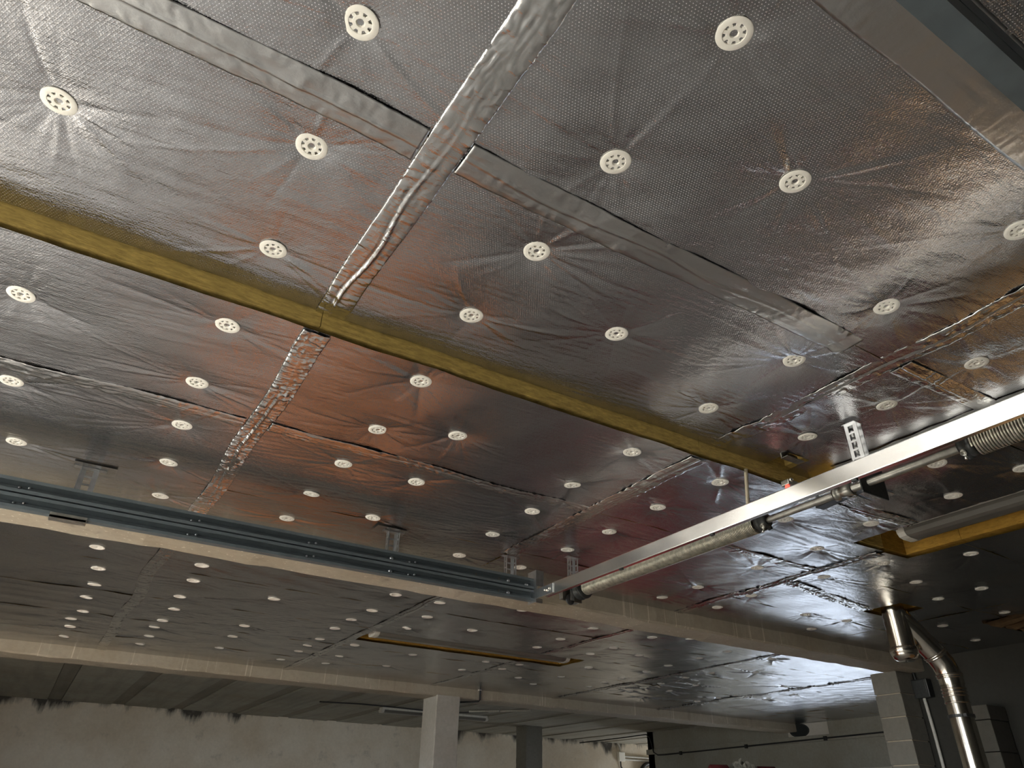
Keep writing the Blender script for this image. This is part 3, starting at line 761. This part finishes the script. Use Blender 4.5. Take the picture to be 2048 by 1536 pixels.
# ------------------------------------------------------------------ cavity at the step : steel channel, red indicator, wooden stick
ch = thing('steel_channel', (2.98, 2.08, 3.12), 'dull steel channel in the dark gap at the right end of the wool edge', 'channel')
bm = B(); box(bm, 2.90, 3.03, 2.075, 2.082, 3.085, 3.13, .002); box(bm, 2.90, 3.03, 2.04, 2.082, 3.085, 3.089); obj('channel_profile', bm, 'galv_old', ch)
sn = thing('door_sensor', (3.0, 2.16, 2.93), 'small clear sensor with a red light beside the wool edge end', 'sensor')
bm = B(); box(bm, 2.95, 3.03, 2.10, 2.15, 2.965, 2.995, .006); obj('housing', bm, 'galv_old', sn)
bm = B(); lathe(bm, [(0, -.012), (.010, -.008), (.013, 0), (.010, .010), (0, .012)], (2.96, 2.12, 2.955), (0, 0, 1), 14); obj('indicator', bm, 'led', sn, True)
bm = B(); dome(bm, (2.97, 2.10, 2.99), .012, (-.5, -1, 0)); obj('bolt', bm, 'brass', sn, True)
bm = B(); tube(bm, [(2.77, 2.205, 3.055), (2.735, 2.19, 2.94), (2.70, 2.175, 2.82), (2.69, 2.17, 2.79)], [.010, .009, .009, .008], 8)
tag(obj('wooden_stick', bm, 'mortar'), 'thin pale stick hanging below the wool edge behind the aluminium bar', 'stick')

# ------------------------------------------------------------------ strip lights
def strip_light(x0, x1, y0, y1, zb, label, along='x', top=.09):
    t = thing('strip_light', ((x0+x1)/2, (y0+y1)/2, zb), label, 'lamp')
    if along == 'x':
        cy = (y0+y1)/2; hw = (y1-y0)/2
        prof = [(-hw, .05), (-hw, .03), (-hw*.8, .008), (-hw*.4, 0), (hw*.4, 0), (hw*.8, .008), (hw, .03), (hw, .05)]
        f = lambda u, v, a: (a, cy+u, zb+v); a0, a1 = x0, x1
    else:
        cx = (x0+x1)/2; hw = (x1-x0)/2
        prof = [(-hw, .05), (-hw, .03), (-hw*.8, .008), (-hw*.4, 0), (hw*.4, 0), (hw*.8, .008), (hw, .03), (hw, .05)]
        f = lambda u, v, a: (cx+u, a, zb+v); a0, a1 = y0, y1
    bm = B(); extrude_profile(bm, prof, a0+.05, a1-.05, f); obj('diffuser', bm, 'lampcover', t, False)
    for e0, e1 in ((a0, a0+.05), (a1-.05, a1)):
        bm = B(); extrude_profile(bm, [(u*1.04, v-.002 if v < .04 else v) for u, v in prof], e0, e1, f); obj('end_cap', bm, 'pvc', t)
    bm = B(); extrude_profile(bm, [(-hw*.95, .05), (hw*.95, .05), (hw*.95, top), (-hw*.95, top)], a0+.01, a1-.01, f); obj('housing', bm, 'pvc', t)
    return t
strip_light(2.66, 5.02, 6.84, 7.02, 2.995, 'dull strip light recessed in the foil ceiling between the concrete beams', 'x', ZS-2.995)
strip_light(4.29, 4.47, .5, 2.36, 3.015, 'long dull strip light recessed in the foil ceiling at the right', 'y', ZS-3.015)
strip_light(5.42, 7.65, 13.18, 13.34, 3.066, 'unlit strip light on the bare concrete soffit behind the post')

# ------------------------------------------------------------------ flue pipe
fl = thing('flue_pipe', (5.87, 3.43, 1.4), 'polished steel flue pipe with tee and elbow passing through the ceiling', 'flue pipe')
bm = B(); tube(bm, [(5.86, 3.43, 2.68), (5.86, 3.43, ZS)], .095, 28, False); obj('tee_pipe', bm, 'flue', fl, True)
bm = B(); lathe(bm, [(.100, .11), (.104, .105), (.106, .07), (.100, .062), (.100, .05), (.085, .02), (.055, .004), (0, 0)], (5.86, 3.43, 2.60), (0, 0, 1), 28); obj('tee_cap', bm, 'flue', fl, True)
br = [(5.88, 3.42, 2.95), (5.98, 3.37, 2.82), (6.09, 3.32, 2.68), (6.14, 3.30, 2.60), (6.165, 3.29, 2.52), (6.17, 3.29, 2.44)]
bm = B(); tube(bm, br, [.090, .090, .090, .091, .091, .091], 26, False); obj('branch_pipe', bm, 'flue', fl, True)
for p, q in ((br[2], br[3]), (br[4], br[5])):
    d = (Vector(q)-Vector(p)).normalized()
    bm = B(); lathe(bm, [(.092, 0), (.099, .004), (.099, .014), (.092, .018), (.097, .022), (.097, .03), (.090, .034)], p, d, 26); obj('collar', bm, 'flue', fl, True)
bm = B(); tube(bm, [(6.17, 3.29, 2.46), (6.175, 3.29, 1.35)], .086, 28, False); obj('down_pipe', bm, 'flue', fl, True)
for z in (2.40, 2.375, 2.35, 2.30):
    bm = B(); lathe(bm, [(.087, 0), (.093, .004), (.093, .010), (.087, .014)], (6.171, 3.29, z), (0, 0, 1), 26); obj('collar', bm, 'flue', fl, True)
bm = B(); lathe(bm, [(.088, 0), (.0945, 0), (.0945, .022), (.088, .022)], (6.172, 3.29, 2.20), (0, 0, 1), 26, close=True); box(bm, 6.08, 6.10, 3.20, 3.225, 2.20, 2.222); obj('pipe_clamp', bm, 'cast', fl)

# stove below the flue, seen only as a red glow in the foil
stv = thing('stove', (6.2, 3.3, 0), 'red enamelled stove under the flue pipe', 'stove')
bm = B(); box(bm, 5.85, 6.55, 2.95, 3.65, .12, 1.3, .03); obj('stove_body', bm, 'red', stv)
bm = B(); box(bm, 5.835, 5.852, 3.05, 3.55, .45, 1.0, .01); obj('stove_door', bm, 'cast', stv)
bm = B(); box(bm, 5.82, 6.58, 2.92, 3.68, 1.3, 1.35, .01); obj('top_plate', bm, 'cast', stv)
for x in (5.9, 6.5):
    for y in (3.0, 3.6):
        bm = B(); tube(bm, [(x, y, 0), (x, y, .13)], [.02, .03], 10); obj('leg', bm, 'cast', stv)

# ------------------------------------------------------------------ things on the right-hand walls
jb = thing('switch_box', (7.96, 4.60, 2.66), 'dark metal switch box beside the block pillar behind the flue', 'switch box')
bm = B(); box(bm, 7.90, 7.998, 4.47, 4.64, 2.62, 2.80, .008); obj('case', bm, 'cast', jb)
bm = B(); box(bm, 7.893, 7.90, 4.485, 4.625, 2.66, 2.79, .004); obj('cover', bm, 'cast', jb)
bm = B(); tube(bm, [(7.97, 4.58, 2.63), (7.97, 4.57, 2.3), (7.97, 4.57, 0)], .016, 10); tag(obj('conduit', bm, 'pvc'), 'pale vertical conduit running down from the switch box', 'conduit')
bm = B(); tube(bm, [(7.97, 4.62, 2.79), (7.97, 4.63, 2.9), (7.97, 4.63, 3.0)], .012, 8); tag(obj('conduit', bm, 'cable'), 'short dark conduit rising from the switch box to the ceiling', 'conduit')
ck = thing('block_stack', (7.8, 3.94, 0), 'stack of pale blocks against the dark wall right of the flue', 'blocks')
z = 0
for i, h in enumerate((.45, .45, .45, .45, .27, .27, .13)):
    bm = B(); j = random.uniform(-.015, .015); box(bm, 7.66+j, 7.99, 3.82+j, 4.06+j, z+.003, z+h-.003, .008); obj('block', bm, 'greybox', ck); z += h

# wall conduit with clamps on the far right wall, round hole in a pale patch
wc = thing('wall_cable', (11.97, 9.5, 2.7), 'black cable clipped along the right wall, turning up to the bare ceiling', 'cable')
pts = [(11.93, 4.9, 2.79), (11.93, 7.0, 2.765), (11.93, 9.0, 2.735), (11.93, 11.0, 2.705), (11.93, 12.9, 2.675), (11.93, 13.12, 2.68), (11.93, 13.25, 2.74), (11.93, 13.30, 2.9), (11.94, 13.36, 3.04), (11.96, 13.48, 3.11), (11.98, 14.3, 3.10), (11.9, 15.9, 3.08)]
bm = B(); tube(bm, pts, .013, 8); obj('cable_run', bm, 'cable', wc, True)
for y in (5.6, 7.2, 8.8, 10.6, 12.4):
    z = 2.79 - (y-4.9)*.0145
    bm = B(); box(bm, 11.905, 11.94, y-.03, y+.03, z-.035, z+.035, .006); obj('clip', bm, 'cable', wc)
bm = B(); box(bm, 11.985, 12.0, 8.75, 9.62, 2.80, 3.004, .004); tag(obj('plaster_patch', bm, 'patch'), 'pale plaster patch around the round hole high on the right wall', 'patch')
hp = thing('vent_hole', (11.98, 9.35, 2.92), 'dark round pipe opening high on the far right wall', 'vent')
for nm, prof, mt in (('collar', [(.115, 0), (.115, .008), (.100, .008), (.098, .002)], 'cast'), ('opening', [(.099, .003), (0, .003)], 'darkhole')):
    bm = B(); lathe(bm, prof, (11.986, 9.36, 2.90), (-1, 0, 0), 32)
    for v in bm.verts: v.co.y = 9.36 + (v.co.y-9.36)*1.9
    obj(nm, bm, mt, hp)

# back wall : junction box, rails, round fan; cable over the post
jx = thing('junction_box', (13.35, 16.05, 2.85), 'small white junction box on the warm lit back wall', 'junction box')
bm = B(); box(bm, 13.24, 13.44, 16.02, 16.10, 2.74, 2.95, .01); obj('case', bm, 'plastic', jx)
bm = B(); tube(bm, [(13.32, 16.07, 2.95), (13.32, 16.07, 3.06), (13.24, 16.07, 3.17)], .016, 8); obj('cable', bm, 'pvc', jx)
bm = B(); tube(bm, [(13.32, 16.07, 2.74), (13.32, 16.07, 2.62), (13.42, 16.07, 2.52)], .016, 8); obj('cable', bm, 'cable', jx)
for i, z in enumerate((2.86, 2.79)):
    bm = B(); tube(bm, [(13.44, 16.06, z), (15.6, 16.06, z-.02)], .022, 8); tag(obj('conduit', bm, 'pvc'), '%s of two pale conduits right of the white junction box' % ('upper', 'lower')[i], 'conduit')
fan = thing('wall_fan', (14.25, 16.0, 2.35), 'dark round fan housing at the lower edge right of the junction box', 'fan')
bm = B(); lathe(bm, [(.30, 0), (.34, .01), (.34, .10), (.31, .12), (.27, .10), (.26, .03)], (14.25, 16.09, 2.42), (0, -1, 0), 30); obj('ring', bm, 'cast', fan, True)
for k in range(5):
    th = 2*PI*k/5; bm = B()
    q = [bm.verts.new((14.25+math.cos(th+a)*rr, 16.04+dy, 2.42+math.sin(th+a)*rr)) for a, rr, dy in ((0, .05, 0), (-.2, .25, .012), (.35, .25, -.012), (.5, .05, -.008))]
    q2 = [bm.verts.new(v.co + Vector((0, .004, 0))) for v in q]
    bm.faces.new(q); bm.faces.new(q2[::-1])
    for a in range(4): bm.faces.new((q[a], q2[a], q2[(a+1) % 4], q[(a+1) % 4]))
    obj('blade', bm, 'cast', fan)
bm = B(); tube(bm, [(5.31, 9.395, 3.0), (5.31, 9.395, 2.88), (5.30, 9.41, 2.862), (5.24, 9.5, 2.858), (5.05, 9.7, 2.856)], .012, 8)
tag(obj('cable', bm, 'cable'), 'black cable looping down over the far beam right of the post', 'cable')
bm = B(); box(bm, 5.285, 5.335, 9.395, 9.42, 3.0, 3.04, .004); tag(obj('cable_clip', bm, 'plastic'), 'small white clip holding the cable on the far beam', 'clip')
for i, (a, c) in enumerate((((6.9, 12.6, 3.135), (7.3, 12.2, 3.135)), ((7.32, 12.18, 3.135), (7.72, 11.78, 3.135)))):
    bm = B(); tube(bm, [a, c], .018, 8); tag(obj('conduit', bm, 'pvc'), '%s pale conduit piece on the bare soffit right of the post' % ('nearer', 'farther')[1-i], 'conduit')
bm = B(); tube(bm, [(4.2, 13.05, 3.13), (4.9, 12.9, 3.135), (5.6, 12.9, 3.13), (6.6, 12.95, 3.12), (7.2, 12.4, 3.13)], .012, 6)
tag(obj('cable', bm, 'cable'), 'thin black cable along the unlit strip light on the bare soffit', 'cable')

# exposed dark wool where the foil is torn, near the right-hand wall
bm = B(); n = 18; r = random.Random(4)
low = [(6.85 + .65*i/n, 3.25 - .05*r.random() - .35*abs(math.sin(i*.7))*(i/n), Z1 - .012 - .05*r.random()) for i in range(n+1)]
for (x, y, z), (x2, y2, z2) in zip(low, low[1:]):
    a = [bm.verts.new(p) for p in ((x, y, z), (x2, y2, z2), (x2, 3.27, Z1+.1), (x, 3.27, Z1+.1))]; bm.faces.new(a)
    b_ = [bm.verts.new(p) for p in ((x, y, z), (x2, y2, z2), (x2, 2.2, Z1+.09), (x, 2.2, Z1+.09))]; bm.faces.new(b_[::-1])
tag(obj('torn_insulation', bm, 'wool_d'), 'torn brown insulation hanging open at the dark right edge', 'insulation')

# ------------------------------------------------------------------ vehicles below the frame, mirrored in the foil
def vehicle(name, label, cx, cy, L, W, H, paint, van=False):
    t = thing(name, (cx, cy, 0), label, 'car' if not van else 'van')
    hl = L/2
    if van: side = [(-hl, .35), (hl, .35), (hl, .95), (hl-.10, 1.05), (hl-.75, 1.25), (hl-1.25, H-.06), (hl-1.5, H), (-hl+.15, H), (-hl+.02, H-.2), (-hl, .8)]
    else: side = [(-hl, .35), (hl, .35), (hl, .62), (hl-.12, .74), (hl-1.05, .86), (hl-1.75, H-.03), (hl-2.1, H), (-hl+1.0, H), (-hl+.35, .98), (-hl+.02, .92), (-hl, .6)]
    def hw(z):
        return W/2 if z < .9 else W/2*(1 - .22*(z-.9)/(H-.9))
    bm = B()
    a = [bm.verts.new((cx - hw(z), cy + y, z)) for y, z in side]; c = [bm.verts.new((cx + hw(z), cy + y, z)) for y, z in side]
    n = len(side)
    for i in range(n): bm.faces.new((a[i], a[(i+1) % n], c[(i+1) % n], c[i]))
    bm.faces.new(a[::-1]); bm.faces.new(c)
    bmesh.ops.bevel(bm, geom=list(bm.edges), offset=.04, segments=2, affect='EDGES')
    obj('body', bm, paint, t)
    for s in (-1, 1):
        z0, z1 = (1.25, H-.25) if van else (.98, H-.10); ya, yb, yc, yd = (hl-1.35, hl-2.2, hl-2.2, hl-1.0) if van else (hl-2.0, -hl+1.0, -hl+.65, hl-1.35)
        bm = B(); q = [bm.verts.new((cx + s*(hw(z)+.004), cy+y, z)) for y, z in ((yd, z0), (ya, z1), (yb, z1), (yc, z0))]
        q2 = [bm.verts.new(v.co + Vector((s*.004, 0, 0))) for v in q]
        bm.faces.new(q); bm.faces.new(q2[::-1])
        for i in range(4): bm.faces.new((q[i], q2[i], q2[(i+1) % 4], q[(i+1) % 4]))
        obj('side_window', bm, 'glass_dark', t)
        for y in (-hl+.8, hl-.85):
            bm = B(); lathe(bm, [(.12, 0), (.30, .0), (.33, .03), (.33, .17), (.30, .20), (.12, .20)], (cx + s*(W/2-.19), cy+y, .33), (s, 0, 0), 24); wh = obj('wheel', bm, 'rubber', t, True)
            bm = B(); lathe(bm, [(.20, .19), (.19, .205), (.05, .215), (0, .215)], (cx + s*(W/2-.19), cy+y, .33), (s, 0, 0), 20); obj('rim', bm, 'galv', wh, True)
    i0 = 4; p, q = side[i0], side[i0+1]
    bm = B(); dz = .02
    vv = [bm.verts.new((cx + s*(hw(z)-.1), cy+y+.02, z+dz)) for y, z in ((p[0]-.08*(p[0]-q[0]), p[1]+.08*(q[1]-p[1])), (q[0]+.08*(p[0]-q[0]), q[1]-.08*(q[1]-p[1]))) for s in (-1, 1)]
    bm.faces.new((vv[0], vv[1], vv[3], vv[2])); obj('windscreen', bm, 'glass_dark', t)
    return t
vehicle('parked_van', 'red van parked behind the nearer beam', 6.5, 7.8, 3.8, 1.7, 1.90, 'red', True)
vehicle('parked_car', 'orange car parked behind the nearer beam', 1.75, 7.2, 4.0, 1.75, 1.42, 'orange')
# tarpaulin bundle on the van roof
n = 22; r = np.random.default_rng(8)
V = []; 
for i in range(n):
    for j in range(n):
        u, v = i/(n-1)*2-1, j/(n-1)*2-1
        V.append((6.86+u*.16, 6.2+v*.22, 1.905 + .125*max(0, 1-u*u)**.5*max(0, 1-v*v)**.5 + r.normal(0, .018)*(1-abs(u))*(1-abs(v))*2))
idx = np.arange(n*n).reshape(n, n)
Q = np.stack([idx[:-1, :-1], idx[:-1, 1:], idx[1:, 1:], idx[1:, :-1]], -1).reshape(-1, 4)
for i, (x, y) in enumerate(((6.55, 6.25), (7.13, 6.10))):
    bm = B(); tube(bm, [(x-.10, y+.05, 1.955), (x-.085, y+.043, 1.955), (x+.085, y-.043, 1.955), (x+.10, y-.05, 1.955)], [.035, .055, .055, .035], 14)
    tag(obj('rolled_bag', bm, 'darkred', None, True), 'dark red rolled bag on the van roof, %s of the tarpaulin' % ('left', 'right')[i], 'bag')
tag(npmesh('tarpaulin', V, Q, 'tarp', None, False), 'crumpled grey tarpaulin on the red van roof at the lower edge', 'tarpaulin')
cb = thing('cardboard_box', (6.4, 1.6, 0), 'large brown cardboard box standing by the right wall', 'box')
bm = B(); box(bm, 5.9, 7.1, .9, 2.3, 0, 1.25, .01); obj('carton', bm, 'cardboard', cb)
for s, x in ((-1, 5.9), (1, 7.1)):
    bm = B(); box(bm, min(x, x+s*.3), max(x, x+s*.3), .92, 2.28, 1.24, 1.25); obj('flap', bm, 'cardboard', cb)
